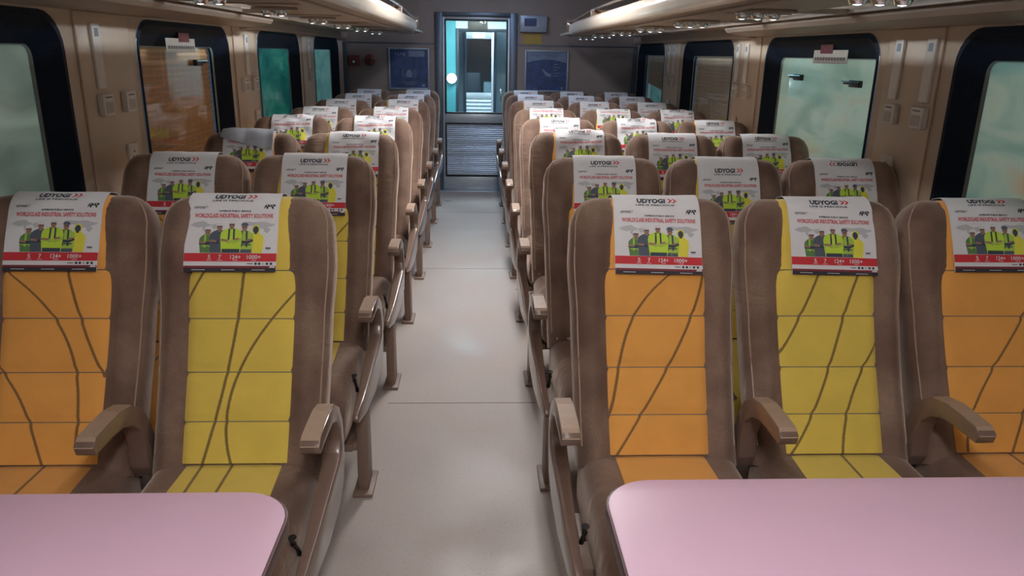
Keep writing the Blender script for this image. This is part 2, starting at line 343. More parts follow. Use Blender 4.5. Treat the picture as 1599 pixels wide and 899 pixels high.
def pleats(y0, y1, zb0, zb1, z1, X, n=44):
    """pleated blind, zb0/zb1 are the bottom edge heights at y0 and y1"""
    P = []
    for i in range(n+1):
        t = i/n; off = .003 if i % 2 else -.003
        P.append([(X+off, lerp(y0, y1, s), lerp(z1, lerp(zb0, zb1, s), t)) for s in (0, .5, 1)])
    return P
wi = 0
def window(X, sgn, y0, y1, gm, blind=None, latch=False):
    global wi; wi += 1
    root = bpy.data.objects.new('window_%d' % wi, None); C.objects.link(root); root['kind'] = 'structure'
    D = .065*sgn; ins = .085; gz0, gz1 = ZB+.07, 1.522
    o = rrect(y0-.002, y1+.002, ZB-.002, ZT+.002, .13); lip = rrect(y0+.02, y1-.02, ZB+.02, ZT-.02, .115)
    inn = rrect(y0+ins, y1-ins, gz0, gz1, .045)
    mb = MB()
    mb.grid([[(X-.004*sgn, *p) for p in o], [(X-.006*sgn, *p) for p in lip], [(X+D, *p) for p in inn], [(X+D+.02*sgn, *p) for p in inn]], cyc=True)
    mb.build('window_frame', M_['frame'], root, smooth=True, ang=30)
    i2 = rrect(y0+ins+.016, y1-ins-.016, gz0+.012, gz1-.004, .035)
    MB().grid([[(X+D-.002*sgn, *p) for p in inn], [(X+D+.004*sgn, *p) for p in i2]], cyc=True).build('glazing_trim', M_['trimlight'], root, smooth=True)
    pl = MB().prism(rrect(y0+ins, y1-ins, gz0, gz1, .045), X+D+.008*sgn, X+D+.013*sgn)
    pl.build('pane', M_[gm], root)
    if blind:
        zb0, zb1, bm_ = blind
        g = MB().grid(pleats(y0+ins+.004, y1-ins-.004, zb0, zb1, gz1-.005, X+D+.030*sgn)).build('pleated_blind', M_[bm_], root)
        MB().box(min(X+D+.024*sgn, X+D+.036*sgn), max(X+D+.024*sgn, X+D+.036*sgn), y0+ins+.004, y1-ins-.004, min(zb0, zb1)-.012 if zb0 == zb1 else gz1-.014, min(zb0, zb1) if zb0 == zb1 else gz1-.004).build('blind_rail', M_['vwhite'], root)
        # outer pane, dusty
        MB().prism(rrect(y0+ins, y1-ins, gz0, gz1, .045), X+D+.045*sgn, X+D+.05*sgn).build('outer_pane', M_['gL4'], root)
    if latch:
        for yy, zz in latch:
            l = MB(); xa = X+D+.006*sgn
            l.box(min(xa, xa-.022*sgn), max(xa, xa-.022*sgn), yy, yy+.10, zz-.016, zz+.016).box(min(xa-.01*sgn, xa-.018*sgn), max(xa-.01*sgn, xa-.018*sgn), yy+.09, yy+.17, zz-.005, zz+.006)
            l.build('window_latch', M_['black'], root, bevel=.003)
            l = MB().box(min(xa-.022*sgn, xa-.026*sgn), max(xa-.022*sgn, xa-.026*sgn), yy+.004, yy+.17, zz+.008, zz+.012).build('latch_spring', M_['chrome'], root)
    return root
for i, (a, b) in enumerate(WIN_L):
    window(XL, -1, a, b, ['gL1', 'gL1', 'glass', 'gL3', 'gL4'][i], {2: (ZB+.08, ZB+.08, 'blind')}.get(i), [(4.28, 1.44)] if i == 2 else None)
for i, (a, b) in enumerate(WIN_R):
    window(XR, 1, a, b, ['gR', 'gR1', 'gR', 'glass', 'glass'][i], {3: (ZB+.08, ZB+.08, 'blindR'), 4: (1.16, 1.24, 'blindR')}.get(i), [(3.62, 1.405), (4.30, 1.415)] if i == 2 else None)

# ------------------------------------------------------------------ wall fittings on the pillars
def on_wall(side, name, y, z0, z1, wdt, th, m, label, cat, group, extra=None):
    X, sgn = (XL, -1) if side == 'L' else (XR, 1)
    t = thing(name, label, cat, (X-sgn*.010, y, z0), group)
    a, b = sorted((0, -sgn*th))
    MB().box(a, b, -wdt/2, wdt/2, 0, z1-z0).build('cover' if name != 'cable_strip' else 'strip', m, t, bevel=min(.006, th*.3))
    fx = -sgn*(th+.0006)
    if extra == 'box':
        e = MB(); q, r = sorted((fx, fx-sgn*.0006)); e.box(q, r, -wdt*.30, wdt*.30, (z1-z0)*.80, (z1-z0)*.86).build('slot', M_['shell'], t)
        e = MB(); e.box(q, r, -wdt*.36, wdt*.36, (z1-z0)*.12, (z1-z0)*.62).build('flap', M_['wht2'], t)
    if extra == 'socket':
        q, r = sorted((fx, fx-sgn*.001)); e = MB()
        for dy, dz in ((-.015, .35), (.015, .35), (0, .62)): e.box(q, r, dy-.004, dy+.004, (z1-z0)*dz-.004, (z1-z0)*dz+.004)
        e.build('socket_holes', M_['black'], t)
    if extra == 'strip':
        q, r = sorted((fx, fx-sgn*.001)); e = MB().box(q, r, -wdt*.22, wdt*.22, (z1-z0)*.80, (z1-z0)*.93); e.build('label_plate', M_['postframe'], t)
    return t
M_['wht2'] = mat('offwhite_flap', (.54, .52, .50), .5)
PIL = {'first': 1, 'second': 2, 'third': 3}
def fit(side, name, y, z0, z1, wd, th, label, cat, extra):
    on_wall(side, name, y, z0, z1, wd, th, M_['white'], label, cat, {'cable_strip': 'vertical strips on the window pillars', 'seat_number_box': 'white boxes on the window pillars', 'socket_plate': 'socket plates low on the pillars'}[name], extra)
sides = {'L': 'left', 'R': 'right'}
for sd, nm, y, place in (('L', 'nearest', 3.05, ''), ('L', 'second', 4.98, ''), ('L', 'farthest', 6.80, ''),
                         ('R', 'nearest', 3.18, 'farther '), ('R', 'nearest', 2.95, 'nearer '), ('R', 'second', 5.19, 'farther '), ('R', 'second', 5.02, 'nearer '), ('R', 'farthest', 7.09, 'farther '), ('R', 'farthest', 6.90, 'nearer ')):
    fit(sd, 'cable_strip', y, 1.362, 1.60, .062, .012, '%slong white vertical strip on the %s pillar of the %s wall' % (place, nm, sides[sd]), 'wall strip', 'strip')
for sd, nm, y, place in (('L', 'nearest', 3.05, 'nearer '), ('L', 'nearest', 3.25, 'farther '), ('L', 'second', 4.88, 'nearer '), ('L', 'second', 5.10, 'farther '), ('L', 'farthest', 6.80, ''),
                         ('R', 'nearest', 3.16, 'farther '), ('R', 'nearest', 2.95, 'nearer '), ('R', 'second', 5.16, 'farther '), ('R', 'second', 4.95, 'nearer '), ('R', 'farthest', 7.08, 'farther '), ('R', 'farthest', 6.90, 'nearer ')):
    fit(sd, 'seat_number_box', y, 1.262, 1.345, .088, .026, '%ssmall white box below the vertical strip on the %s %s pillar' % (place, nm, sides[sd]), 'wall box', 'box')
for sd, nm, y in (('L', 'nearest', 3.24), ('L', 'second', 5.12), ('R', 'nearest', 3.14), ('R', 'second', 5.14), ('R', 'farthest', 7.0)):
    fit(sd, 'socket_plate', y, 1.05, 1.135, .085, .012, 'white socket plate low on the %s pillar of the %s wall, just above the seats' % (nm, sides[sd]), 'socket', 'socket')
# emergency labels hanging on the blackout band of one window on each side
for X, sgn, y0_, lab in ((XL, -1, 3.98, 'white and red emergency sticker on the left window with the closed orange blind'), (XR, 1, 3.88, 'white and red emergency sticker on the pale right window with two latches')):
    t = thing('emergency_sticker', lab, 'sticker', (X+sgn*.012, y0_, 1.515), 'emergency window stickers')
    MB().box(-.001, .001, -.19, .19, -.02, .045).build('label_sheet', M_['wht2'], t)
    MB().box(-sgn*.003-.0005, -sgn*.003+.0005, -.03, .11, .028, .072).build('red_block', M_['redbox'], t)
    l = MB()
    for i in range(11): l.box(-sgn*.003-.0005, -sgn*.003+.0005, -.17+i*.032, -.15+i*.032, -.004, .010)
    l.build('lettering', M_['shell'], t)

# ------------------------------------------------------------------ luggage racks, one each side
def rack(sgn, label):
    XW = XL if sgn < 0 else XR; XF = -.56 if sgn < 0 else .85
    r = thing('luggage_rack', label, 'luggage rack', (0, 0, 0))
    def sx(x): return x
    a, b = sorted((XF, XW))
    g0, g1 = sorted((XW-sgn*.47, XW-sgn*.235))
    MB().box(*sorted((XF, XW-sgn*.47)), Y0, 8.15, 1.695, 1.715).box(*sorted((XW-sgn*.235, XW)), Y0, 8.15, 1.698, 1.715).build('rack_floor', M_['rack'], r)
    MB().box(g0, g1, Y0, 8.15, 1.704, 1.710).build('glass_shelf', M_['glass'], r)
    for q_ in range(8): MB().box(g0, g1, .25+q_*.99, .30+q_*.99, 1.695, 1.715).build('cross_bar', M_['rack'], r)
    # front rail: rounded profile
    prof = []
    for i in range(14):
        an = 2*math.pi*i/14; prof.append((XF-sgn*.01+.030*math.cos(an), 1.738+.050*math.sin(an)))
    ys = [Y0, 5.6, 6.8, 7.4, 7.8, 8.0, 8.1, 8.15]; kx = [0, 0, .012, .04, .08, .12, .16, .20]
    MB().grid([[(p[0]+sgn*kk, y, p[1]) for p in prof] for y, kk in zip(ys, kx)], cyc=True).build('front_rail', M_['rail'], r, smooth=True, ang=60)
    up = MB(); up.tube([(XF+sgn*.02, y, 1.84+(-.0 if y < 7 else -.03)) for y in (Y0, 3, 6, 7, 8)], .011, 8); up.build('upper_rail', M_['arm'], r, smooth=True)
    for yy in (.6, 2.4, 4.2, 6.0, 7.6):
        MB().box(*sorted((XF, XF+sgn*.35)), yy, yy+.025, 1.715, 1.84).build('bracket', M_['arm'], r, bevel=.004)
    # underside strips and joints
    for d0, d1, zz in ((.08, .13, .010),):
        MB().box(*sorted((XF+sgn*d0, XF+sgn*d1)), Y0, 8.1, 1.695-zz, 1.696).build('trim_strip', M_['rack'], r, bevel=.003)
    for yy in [i*.99+.3 for i in range(8)]:
        MB().box(*sorted((XF+sgn*.14, XF+sgn*.45)), yy, yy+.006, 1.690, 1.6955).build('joint_strip', M_['rack'], r)
    # air duct along the wall, ends part way
    x0, x1 = sorted((XW-sgn*.22, XW)); pr = []
    duct = [(XW, 1.64), (XW-sgn*.16, 1.652), (XW-sgn*.20, 1.662), (XW-sgn*.215, 1.68), (XW-sgn*.205, 1.697), (XW, 1.697)]
    MB().prism(duct, Y0, 4.90, 'y').build('air_duct', M_['rack'], r, smooth=True, ang=35)
    MB().prism([(XW, 1.632), (XW-sgn*.05, 1.634), (XW-sgn*.06, 1.65), (XW-sgn*.06, 1.697), (XW, 1.697)], 4.9, 8.55, 'y').build('cornice', M_['rack'], r)
    return r
rack(-1, 'long beige luggage rack with rounded front rail above the left windows')
rack(1, 'long beige luggage rack with rounded front rail above the right windows')
def reading(x, y, n, label, grp):
    t = thing('reading_light', label, 'reading light', (x, y, 1.695), grp)
    ov = [(.045*n*math.cos(a)*1.15, .05*math.sin(a)) for a in [2*math.pi*i/20 for i in range(20)]]
    MB().prism(ov, -.012, 0, 'z').build('housing', M_['rack'], t, bevel=.004)
    for i in range(n):
        cx = (i-(n-1)/2)*.062
        rings = [[(cx+rr*math.cos(2*math.pi*k_/12), rr*math.sin(2*math.pi*k_/12), zz) for k_ in range(12)] for rr, zz in ((.026, -.010), (.027, -.022), (.020, -.036), (.017, -.034), (.002, -.026))]
        MB().grid(rings, cyc=True).build('spot', M_['chrome'], t, smooth=True)
    for i in range(n):
        cx = (i-(n-1)/2)*.062
        d = [[(cx+rr*math.cos(2*math.pi*k_/10), rr*math.sin(2*math.pi*k_/10), zz) for k_ in range(10)] for rr, zz in ((.0165, -.031), (.011, -.036), (.002, -.038))]
        MB().grid(d, cyc=True).build('lens', M_['led'], t, smooth=True)
ords = ['nearest', 'second', 'third', 'fourth', 'fifth', 'sixth', 'seventh']
for i in range(6): reading(-.90, [2.75, 3.60, 4.55, 5.38, 6.2, 7.1][i], 2, '%s twin chrome reading spots under the left luggage rack' % ords[i], 'reading lights under the left rack')
for i in range(7): reading(1.08, [2.12, 3.05, 4.02, 4.95, 5.93, 6.85, 7.85][i], 3, '%s cluster of three reading spots under the right luggage rack' % ords[i], 'reading lights under the right rack')
for i, (y0, y1, p, c) in enumerate(LAMPS):
    t = thing('ceiling_light', ['bright ceiling light strip over the tables', 'dim ceiling light strip above the two nearest rows', 'ceiling light strip above the middle rows', 'dim ceiling light strip near the end door, tinted blue for haze'][i], 'ceiling light', (.13, (y0+y1)/2, 2.25), 'ceiling lights over the aisle')
    h = (y1-y0)/2
    MB().prism([(-.17, 0), (-.17, -.012), (-.13, -.03), (.13, -.03), (.17, -.012), (.17, 0)], -h, h, 'y').build('housing', M_['white'], t, bevel=.004)
    MB().prism([(-.12, -.0305), (-.02, -.050), (.02, -.050), (.12, -.0305)], -h+.02, h-.02, 'y').build('diffuser', M_['ceilglow'], t)

# ------------------------------------------------------------------ end wall, door, vestibule
DX0, DX1, DH = -.415, .385, 1.905
ew = MB(); ew.box(XL, DX0, YE, YE+.07, 0, CEIL).box(DX1, XR, YE, YE+.07, 0, CEIL).box(DX0, DX1, YE, YE+.07, DH, CEIL)
struct(ew.build('wall_end', M_['endwall']))
tr = MB().box(XL, DX0-.05, YE-.004, YE, 1.592, 1.606).box(DX1+.05, XR, YE-.004, YE, 1.592, 1.606)
struct(tr.build('trim_20', M_['steeldk']), 'narrow dark rail across the end wall above the posters')
fr = MB().box(DX0-.045, DX0+.035, YE-.02, YE+.09, 0, DH+.02).box(DX1-.035, DX1+.045, YE-.02, YE+.09, 0, DH+.02).box(DX0+.035, DX1-.035, YE-.02, YE+.09, DH-.02, DH+.02)
struct(fr.build('trim_21', M_['steeldk'], bevel=.006), 'dark steel door frame at the end of the aisle')
struct(MB().box(XL+.0, XL+.05, YE-.03, YE, 0, 1.6).build('trim_22', M_['steeldk'], bevel=.004)); struct(MB().box(XR-.05, XR, YE-.03, YE, 0, 1.6).build('trim_23', M_['steeldk'], bevel=.004))
door = bpy.data.objects.new('door_1', None); C.objects.link(door); door['kind'] = 'structure'; door['label'] = 'sliding steel door with a tall clear window at the end of the aisle'
a, b = DX0+.035, DX1-.035; y = YE+.01
st = MB(); st.box(a, a+.022, y, y+.04, .09, DH-.02).box(b-.022, b, y, y+.04, .09, DH-.02).box(a+.022, b-.022, y, y+.04, DH-.05, DH-.02).box(a+.022, b-.022, y, y+.04, .765, .865)
st.build('door_frame', M_['steel'], door, bevel=.003)
g = MB()
for (z0, z1) in ((.865, DH-.05), (.165, .765)):
    g.box(a+.022, a+.040, y-.006, y+.046, z0, z1).box(b-.040, b-.022, y-.006, y+.046, z0, z1).box(a+.04, b-.04, y-.006, y+.046, z0, z0+.016).box(a+.04, b-.04, y-.006, y+.046, z1-.016, z1)
g.build('gasket', M_['gasket'], door, bevel=.002)
MB().box(a+.04, b-.04, y+.015, y+.021, .881, DH-.066).build('door_pane', M_['glass'], door)
# lower louvre panel: slightly uneven horizontal slats
n = 26
for i in range(n):
    z0 = .183+i*(.566/n); dz = .566/n
    MB().prism([(y+.004+random.uniform(-.001, .001), z0), (y-.004+random.uniform(-.003, .002), z0+dz*.45), (y+.004, z0+dz*.95), (y+.03, z0+dz*.95), (y+.03, z0)], a+.041, b-.041).build('slat', M_['steel'], door)
MB().box(a, b, y-.002, y+.042, .015, .163).build('kick_plate', M_['steel'], door, bevel=.003)
MB().box(b-.10, b-.085, y-.035, y-.005, 1.0, 1.14).build('door_handle', M_['chrome'], door, bevel=.004)
struct(MB().box(DX0-.02, DX1+.02, YE-.09, YE+.10, 0, .014).build('trim_24', M_['steel'], bevel=.004), 'stainless threshold strip at the end door')
t = MB().box(-.50, -.42, YE-.16, YE-.02, 0, .035).build('door_stop', M_['chrome'], None, bevel=.006); tag(t, 'small shiny metal foot at the left of the end door threshold', 'door stop')

# vestibule beyond the door
V = 9.95
vb = MB().box(-.95, -.90, YE+.07, V, 0, 2.2).box(.90, .95, YE+.07, V, 0, 2.2); struct(vb.build('wall_vestibule', M_['teal']))
struct(MB().box(-.95, .95, YE+.1, V+4.2, -.08, 0).build('floor_vestibule', M_['vgrey'])); struct(MB().box(-.95, .95, YE+.07, V+4.2, 2.18, 2.24).build('ceiling_vestibule', M_['vwhite']))
pa = MB().box(-.95, -.27, V, V+.05, 0, 2.18); struct(pa.build('wall_partition_left', M_['teal']))
struct(MB().box(.39, .95, V, V+.05, 0, 2.18).box(-.27, .39, V, V+.05, 1.80, 2.18).build('wall_partition_right', M_['vwhite']))
struct(MB().box(-.27, -.235, V-.02, V+.08, 0, 1.80).box(.355, .39, V-.02, V+.08, 0, 1.80).box(-.235, .355, V-.02, V+.08, 1.765, 1.80).build('trim_25', M_['vdark'], bevel=.004), 'dark frame of the vestibule opening')
t = MB().box(-.12, .12, V-.035, V-.005, 1.78, 1.885).build('sign_board', M_['sign'], None, bevel=.004); tag(t, 'plain brown sign board above the vestibule opening', 'sign')
glint = thing('reflection_spot', 'round glowing white spot standing in for a light reflection in the end door glass', 'glint', (-.325, V-.005, 1.20))  # reflected light spot, built as a glowing disc behind the door glass
MB().tube([(0, 0, 0), (0, -.03, 0)], .062, 20).build('glint_base', M_['vwhite'], glint)
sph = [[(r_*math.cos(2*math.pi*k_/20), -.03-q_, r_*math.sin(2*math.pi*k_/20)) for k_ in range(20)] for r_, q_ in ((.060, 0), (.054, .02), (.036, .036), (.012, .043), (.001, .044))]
MB().grid(sph, cyc=True).build('glint_dome', M_['glintglow'], glint, smooth=True)
# gangway with side panels and second door
G = 11.3
struct(MB().box(-.40, -.35, V+.05, G, 0, 2.18).build('wall_gangway_left', M_['vgrey'])); struct(MB().box(.44, .49, V+.05, G, 0, 2.18).build('wall_gangway_right', M_['vwhite']))
struct(MB().box(-.40, -.17, G, G+.05, 0, 2.18).box(.24, .49, G, G+.05, 0, 2.18).box(-.17, .24, G, G+.05, 1.80, 2.18).build('wall_second_partition', M_['vgrey']))
struct(MB().box(-.20, -.16, G-.03, G, 0, 1.83).box(.23, .27, G-.03, G, 0, 1.83).box(-.16, .23, G-.03, G, 1.79, 1.83).build('trim_26', M_['steeldk'], bevel=.004))
t = MB().box(-.08, .12, G+1.18, G+1.197, 1.73, 1.83).build('sign_plate', M_['vwhite'], None); tag(t, 'small white plate above the far second door', 'sign')
d2 = bpy.data.objects.new('door_2', None); C.objects.link(d2); d2['kind'] = 'structure'
a, b, y = -.30, .30, G+1.2
MB().box(a, a+.08, y, y+.04, 0, 1.9).box(b-.08, b, y, y+.04, 0, 1.9).box(a+.08, b-.08, y, y+.04, 1.72, 1.9).box(a+.08, b-.08, y, y+.04, .80, .90).build('door_frame', M_['steel'], d2, bevel=.004)
MB().box(a+.08, b-.08, y+.015, y+.02, .9, 1.72).build('door_pane', M_['glass'], d2)
for i in range(12):
    z0 = .1+i*.058; MB().prism([(y+.004, z0), (y-.006, z0+.026), (y+.004, z0+.054), (y+.03, z0+.054), (y+.03, z0)], a+.08, b-.08).build('slat', M_['steel'], d2)
struct(MB().box(-.9, a, y, y+.05, 0, 2.18).box(b, .9, y, y+.05, 0, 2.18).box(a, b, y, y+.05, 1.9, 2.18).build('wall_far_partition', M_['vgrey']))
struct(MB().box(-.95, .95, V+4.1, V+4.2, 0, 2.2).build('wall_far_end', M_['vdark']))
for nm, bx, m_, lab in (('shelf_unit', (-.28, .05, y+.5, y+.8, 0, 1.2), 'vdark', 'dark cabinet beyond the far second door'), ('cupboard', (.1, .3, y+.4, y+.8, .0, 1.05), 'vgrey', 'grey low cupboard beyond the far second door')):
    q = MB().box(*bx).build(nm, M_[m_], None, bevel=.01); tag(q, lab, 'cabinet')

# end wall fittings
def poster(x0, x1, z0, z1, kind, label):
    t = thing('poster', label, 'poster', ((x0+x1)/2, YE-.002, z0), 'posters on the end wall')
    w_, h_ = (x1-x0)/2, z1-z0
    MB().box(-w_, w_, -.006, 0, 0, h_).build('sheet', M_['postblue'], t)
    f = MB().box(-w_, -w_+.018, -.016, -.004, 0, h_).box(w_-.018, w_, -.016, -.004, 0, h_).box(-w_+.018, w_-.018, -.016, -.004, 0, .018).box(-w_+.018, w_-.018, -.016, -.004, h_-.018, h_)
    f.build('poster_frame', M_['postframe'], t, bevel=.002)
    p = MB(); Yp = -.0068
    def q(xa, xb, za, zb): p.box(xa, xb, Yp-.0004, Yp, za, zb)
    if kind == 0:
        q(.00, .17, h_-.09, h_-.03); 
        for i in range(4): q(-.15+i*.03, -.135+i*.03, h_-.07-.012*(i % 2), h_-.05)
        # bottle-shaped pale emblem inside two arcs
        p.prism([(-.03, .13), (.03, .13), (.034, .17), (.02, .20), (.0, .215), (-.02, .20), (-.034, .17)], Yp-.0004, Yp, 'y')
        for s_ in (-1, 1):
            for rr in (.055, .075):
                arc = [(s_*rr*math.cos(a_)*1.05, .17+rr*math.sin(a_)) for a_ in [-.7+.2*i for i in range(8)]]
                arc2 = [(x_*.93, .17+(z_-.17)*.93) for x_, z_ in arc][::-1]; p.prism(arc+arc2, Yp-.0004, Yp, 'y')
        q(-.08, .09, .075, .080); q(-.05, .06, .055, .060); q(.14, .17, .03, .06)
    else:
        arch = [(-.215, h_-.02), (-.215, h_-.13)] + [(-.215+.43*i/12, h_-.13+.035*math.sin(math.pi*i/12)) for i in range(13)] + [(.215, h_-.02)]
        p.prism(arch, Yp-.0004, Yp, 'y')
        p.prism([(-.05, .25), (.0, .21), (.05, .19), (.045, .16), (.0, .17), (-.03, .20)], Yp-.0004, Yp, 'y')
        for i in range(5): q(.08, .13+.02*(i % 2), .29-i*.03, .295-i*.03)
        q(-.15, -.10, .035, .04); q(.165, .185, .03, .055)
        s2 = MB()
        for i in range(9): s2.tube([(-.17+i*.035, Yp-.001, h_-.06), (-.16+i*.035, Yp-.001, h_-.045+.01*(i % 3)), (-.15+i*.035, Yp-.001, h_-.066)], .0022, 5)
        s2.build('script_line', M_['postblue'], t)
    p.build('print', M_['postlight'], t)
poster(-.965, -.524, 1.117, 1.553, 0, 'blue framed poster with a pale emblem left of the end door')
poster(.517, .996, 1.113, 1.552, 1, 'blue framed poster with a pale arched heading right of the end door')
t = thing('speaker_grille', 'small square grey-rimmed vent high on the end wall left of the door', 'vent', (-.69, YE, 1.78))
MB().box(-.047, .047, -.014, 0, 0, .085).build('frame', M_['postframe'], t, bevel=.003); MB().box(-.033, .033, -.016, -.0145, .013, .072).build('mesh_panel', M_['vdark'], t)
t = thing('display_box', 'pale box with a dark screen high beside the end door', 'box', (.60, YE, 1.735))
MB().box(-.145, .145, -.05, 0, 0, .17).build('case', M_['postframe'], t, bevel=.006); MB().box(-.10, .03, -.053, -.0505, .06, .14).build('screen', M_['postblue'], t)
t = MB().box(.49, .695, YE-.006, YE-.001, 1.612, 1.722).build('notice', M_['yellownote'], None); tag(t, 'small yellow notice just under the box right of the end door', 'notice')
t = thing('alarm_bell', 'dark red box with a chrome dot on the left of the end wall', 'alarm', (-1.33, YE, 1.36))
MB().box(-.06, .06, -.05, 0, 0, .11).build('case', M_['redbox'], t, bevel=.01); MB().tube([(0, -.05, .04), (0, -.06, .04)], .012, 10).build('button', M_['chrome'], t)
t = thing('alarm_hooter', 'round dark purple hooter beside the red box on the end wall', 'alarm', (-1.16, YE, 1.42))
MB().tube([(0, 0, 0), (0, -.03, 0), (0, -.05, 0)], [.06, .06, .035], 18).build('horn', M_['redbox'], t, smooth=True); MB().tube([(0, -.05, 0), (0, -.055, 0)], .018, 12).build('cap', M_['black'], t)

# ------------------------------------------------------------------ seats
# local frame: x across, y = depth away from the viewer (0 = cushion/back join), z up from the floor
ZL, ZTOP = .40, 1.110
def mid(z):        # spine of the backrest (centre line of thickness)
    y = .47*(z-.42)+.055
    y += .012*math.sin((z-.42)/.7*math.pi*1.6)
    return y
def thick(z):
    return interp(z, [.40, .55, .80, .95, 1.06], [.060, .062, .060, .066, .058])
def halfw(z):
    return interp(z, [.40, .55, .78, .93, 1.02], [.228, .231, .236, .2445, .240])
NRM = Vector((0, -1/math.hypot(1, .47), .47/math.hypot(1, .47)))       # front normal
def qtop(z, r): return max(0, (z-(ZTOP-r))/r)
def bolster(x, z):
    ax = abs(x); inner = panel_w(z)
    t = (ax-inner)/(.225-inner) if ax > inner else 0
    return .020*math.sin(math.pi*min(1, max(0, t)))**.8 if t > 0 else 0
def panel_w(z):
    return interp(z, [.40, .60, .85, .95, 1.05], [.144, .147, .150, .140, .128])
def surf(x, z, front=1):
    """point on the backrest surface"""
    qt = qtop(z, .062); T = thick(min(z, 1.06))*math.sqrt(max(0, 1-qt*qt))
    qw = qtop(z, .09); W = halfw(z)-.09*(1-math.sqrt(max(0, 1-qw*qw)))
    u = min(1, abs(x)/W); e = (1-u**5)**(1/5)
    off = T*e*front
    if front > 0: off += bolster(x, z)*math.sqrt(max(0, 1-qt*qt))*min(1, (1-u)*8)
    c = Vector((x, mid(z), z)); n_ = NRM
    return c+n_*off, W
def back_mesh():
    zs = [ZL+(ZTOP-ZL)*i/26 for i in range(23)]+[ZTOP-.10*(1-math.sin(math.radians(a_))) for a_ in (8, 20, 32, 44, 56, 66, 75, 82, 87)]
    zs = sorted(z for z in set(zs) if z <= ZTOP-.0003)
    P = []
    for z in zs:
        _, W = surf(0, z); ring = []
        us = [-.999, -.985, -.95, -.9, -.83, -.76, -.70, -.66, -.6, -.45, -.25, 0, .25, .45, .6, .66, .70, .76, .83, .9, .95, .985, .999]
        for u in us: ring.append(tuple(surf(u*W, z, 1)[0]))
        for u in us[::-2]: ring.append(tuple(surf(u*W, z, -1)[0]))
        P.append(ring)
    mb = MB(); mb.grid(P, cyc=True); n_ = len(P[0]); mb.f += [tuple(range(n_)), tuple(len(mb.v)-n_+i for i in range(n_))[::-1]]; mb.m += [0, 0]
    return mb.mesh('backrest', [M_['brown']], smooth=True, ang=80)
SEAMS = [.40, .527, .646, .781, .905, 1.20]
def profile_x(x, zlo, over=.10, off=.004, n=30, side=1):
    """polyline up the front, over the crest and down the back at lateral x, pushed out by off"""
    pts = []
    for i in range(n): pts.append(surf(x, lerp(zlo, ZTOP-.006, (i/(n-1))**.8), 1)[0])
    for i in range(6): pts.append(surf(x, lerp(ZTOP-.001, ZTOP-.02, i/5), -1)[0] if i else surf(x, ZTOP-.0005, -1)[0])
    k_ = 6
    for i in range(k_): pts.append(surf(x, ZTOP-.02-over*(i+1)/k_, -1)[0])
    # resample outward normals in the y-z plane
    out = []
    for i, p in enumerate(pts):
        a_ = pts[max(0, i-1)]; b_ = pts[min(len(pts)-1, i+1)]; d = (b_-a_); d.x = 0; d.normalize() if d.length > 1e-9 else None
        n_ = Vector((0, -d.z, d.y)); out.append(p+n_*off)
    return out
def panel_mesh(m, low=.43):
    cols = 17; zs = []
    for a_, b_ in zip(SEAMS, SEAMS[1:]):
        b_ = min(b_, ZTOP-.004); k_ = 9
        zs += [lerp(max(a_, low), b_, i/k_) for i in range(k_)]
    zs.append(ZTOP-.004); P = []
    for z in zs:
        pw = panel_w(z); row = []
        a_, b_ = next(((p, q) for p, q in zip(SEAMS, SEAMS[1:]) if p <= z < q)); t = (z-a_)/(b_-a_)
        puff = .0015+.0065*min(1, (math.sin(math.pi*t)*2.4))**.5 if b_ < 1.1 else .0015+.0065*min(1, max(0, (z-a_)*12))**.6
        for j in range(cols):
            u = -1+2*j/(cols-1); u = math.copysign(abs(u)**.75, u); x = u*pw
            e = max(0, 1-abs(u)**14); p, _ = surf(x, z, 1)
            row.append(tuple(p+NRM*(-.003+(.003+puff+.0015)*e)))
        P.append(row)
    # run over the crest
    for i in range(1, 6):
        z = ZTOP-.004-.022*i; row = []
        for j in range(cols):
            u = -1+2*j/(cols-1); p, _ = surf(u*.128, z, -1); row.append(tuple(p-NRM*.004))
        P.append(row)
    return MB().grid(P).mesh('centre_panel', [m], smooth=True, ang=70)
def seams_mesh(z):
    mb = MB()
    if 1:
        pth = [tuple(surf(u*panel_w(z)*.985, z, 1)[0]+NRM*.0036) for u in [-1+i/5 for i in range(11)]]
        mb.tube(pth, .0014, 5)
    return mb.mesh('seam', [M_['shell']], smooth=True)
def piping_mesh(s_):
    mb = MB()
    if 1:
        pth = []
        for i in range(30):
            z = lerp(.45, ZTOP-.012, i/29); _, W = surf(0, z); pth.append(tuple(surf(s_*W*.945, z, 1)[0]+NRM*.001))
        mb.tube(pth, .0022, 5)
    return mb.mesh('piping', [M_['armpad']], smooth=True)
def cushion_mesh():
    P = []
    ys = [(.05, .0), (.0, 0), (-.1, 0), (-.2, 0), (-.3, 0), (-.38, .004), (-.43, .016), (-.46, .034), (-.475, .06), (-.478, .085)]
    for y, drop in ys:
        top = .452-drop-.012*math.sin(max(0, min(1, -y/.4))*math.pi)*0; bot = .232+drop*.55; c = (top+bot)/2; h = (top-bot)/2
        Wd = .222-drop*.12; ring = []
        for k_ in range(40):
            a_ = 2*math.pi*k_/40; cs, sn = math.cos(a_), math.sin(a_)
            x = Wd*math.copysign(abs(cs)**.35, cs); z = c+h*math.copysign(abs(sn)**.5, sn)
            if sn > 0: z += .010*math.exp(-((abs(x)-.19)/.04)**2) - .008*math.exp(-(x/.12)**2)*(1 if drop < .02 else .2)
            ring.append((x, y, z))
        P.append(ring)
    mb = MB(); mb.grid(P, cyc=True); mb.f += [tuple(range(40)), tuple(len(mb.v)-40+i for i in range(40))[::-1]]; mb.m += [0, 0]
    return mb.mesh('seat_cushion', [M_['brown']], smooth=True, ang=75)
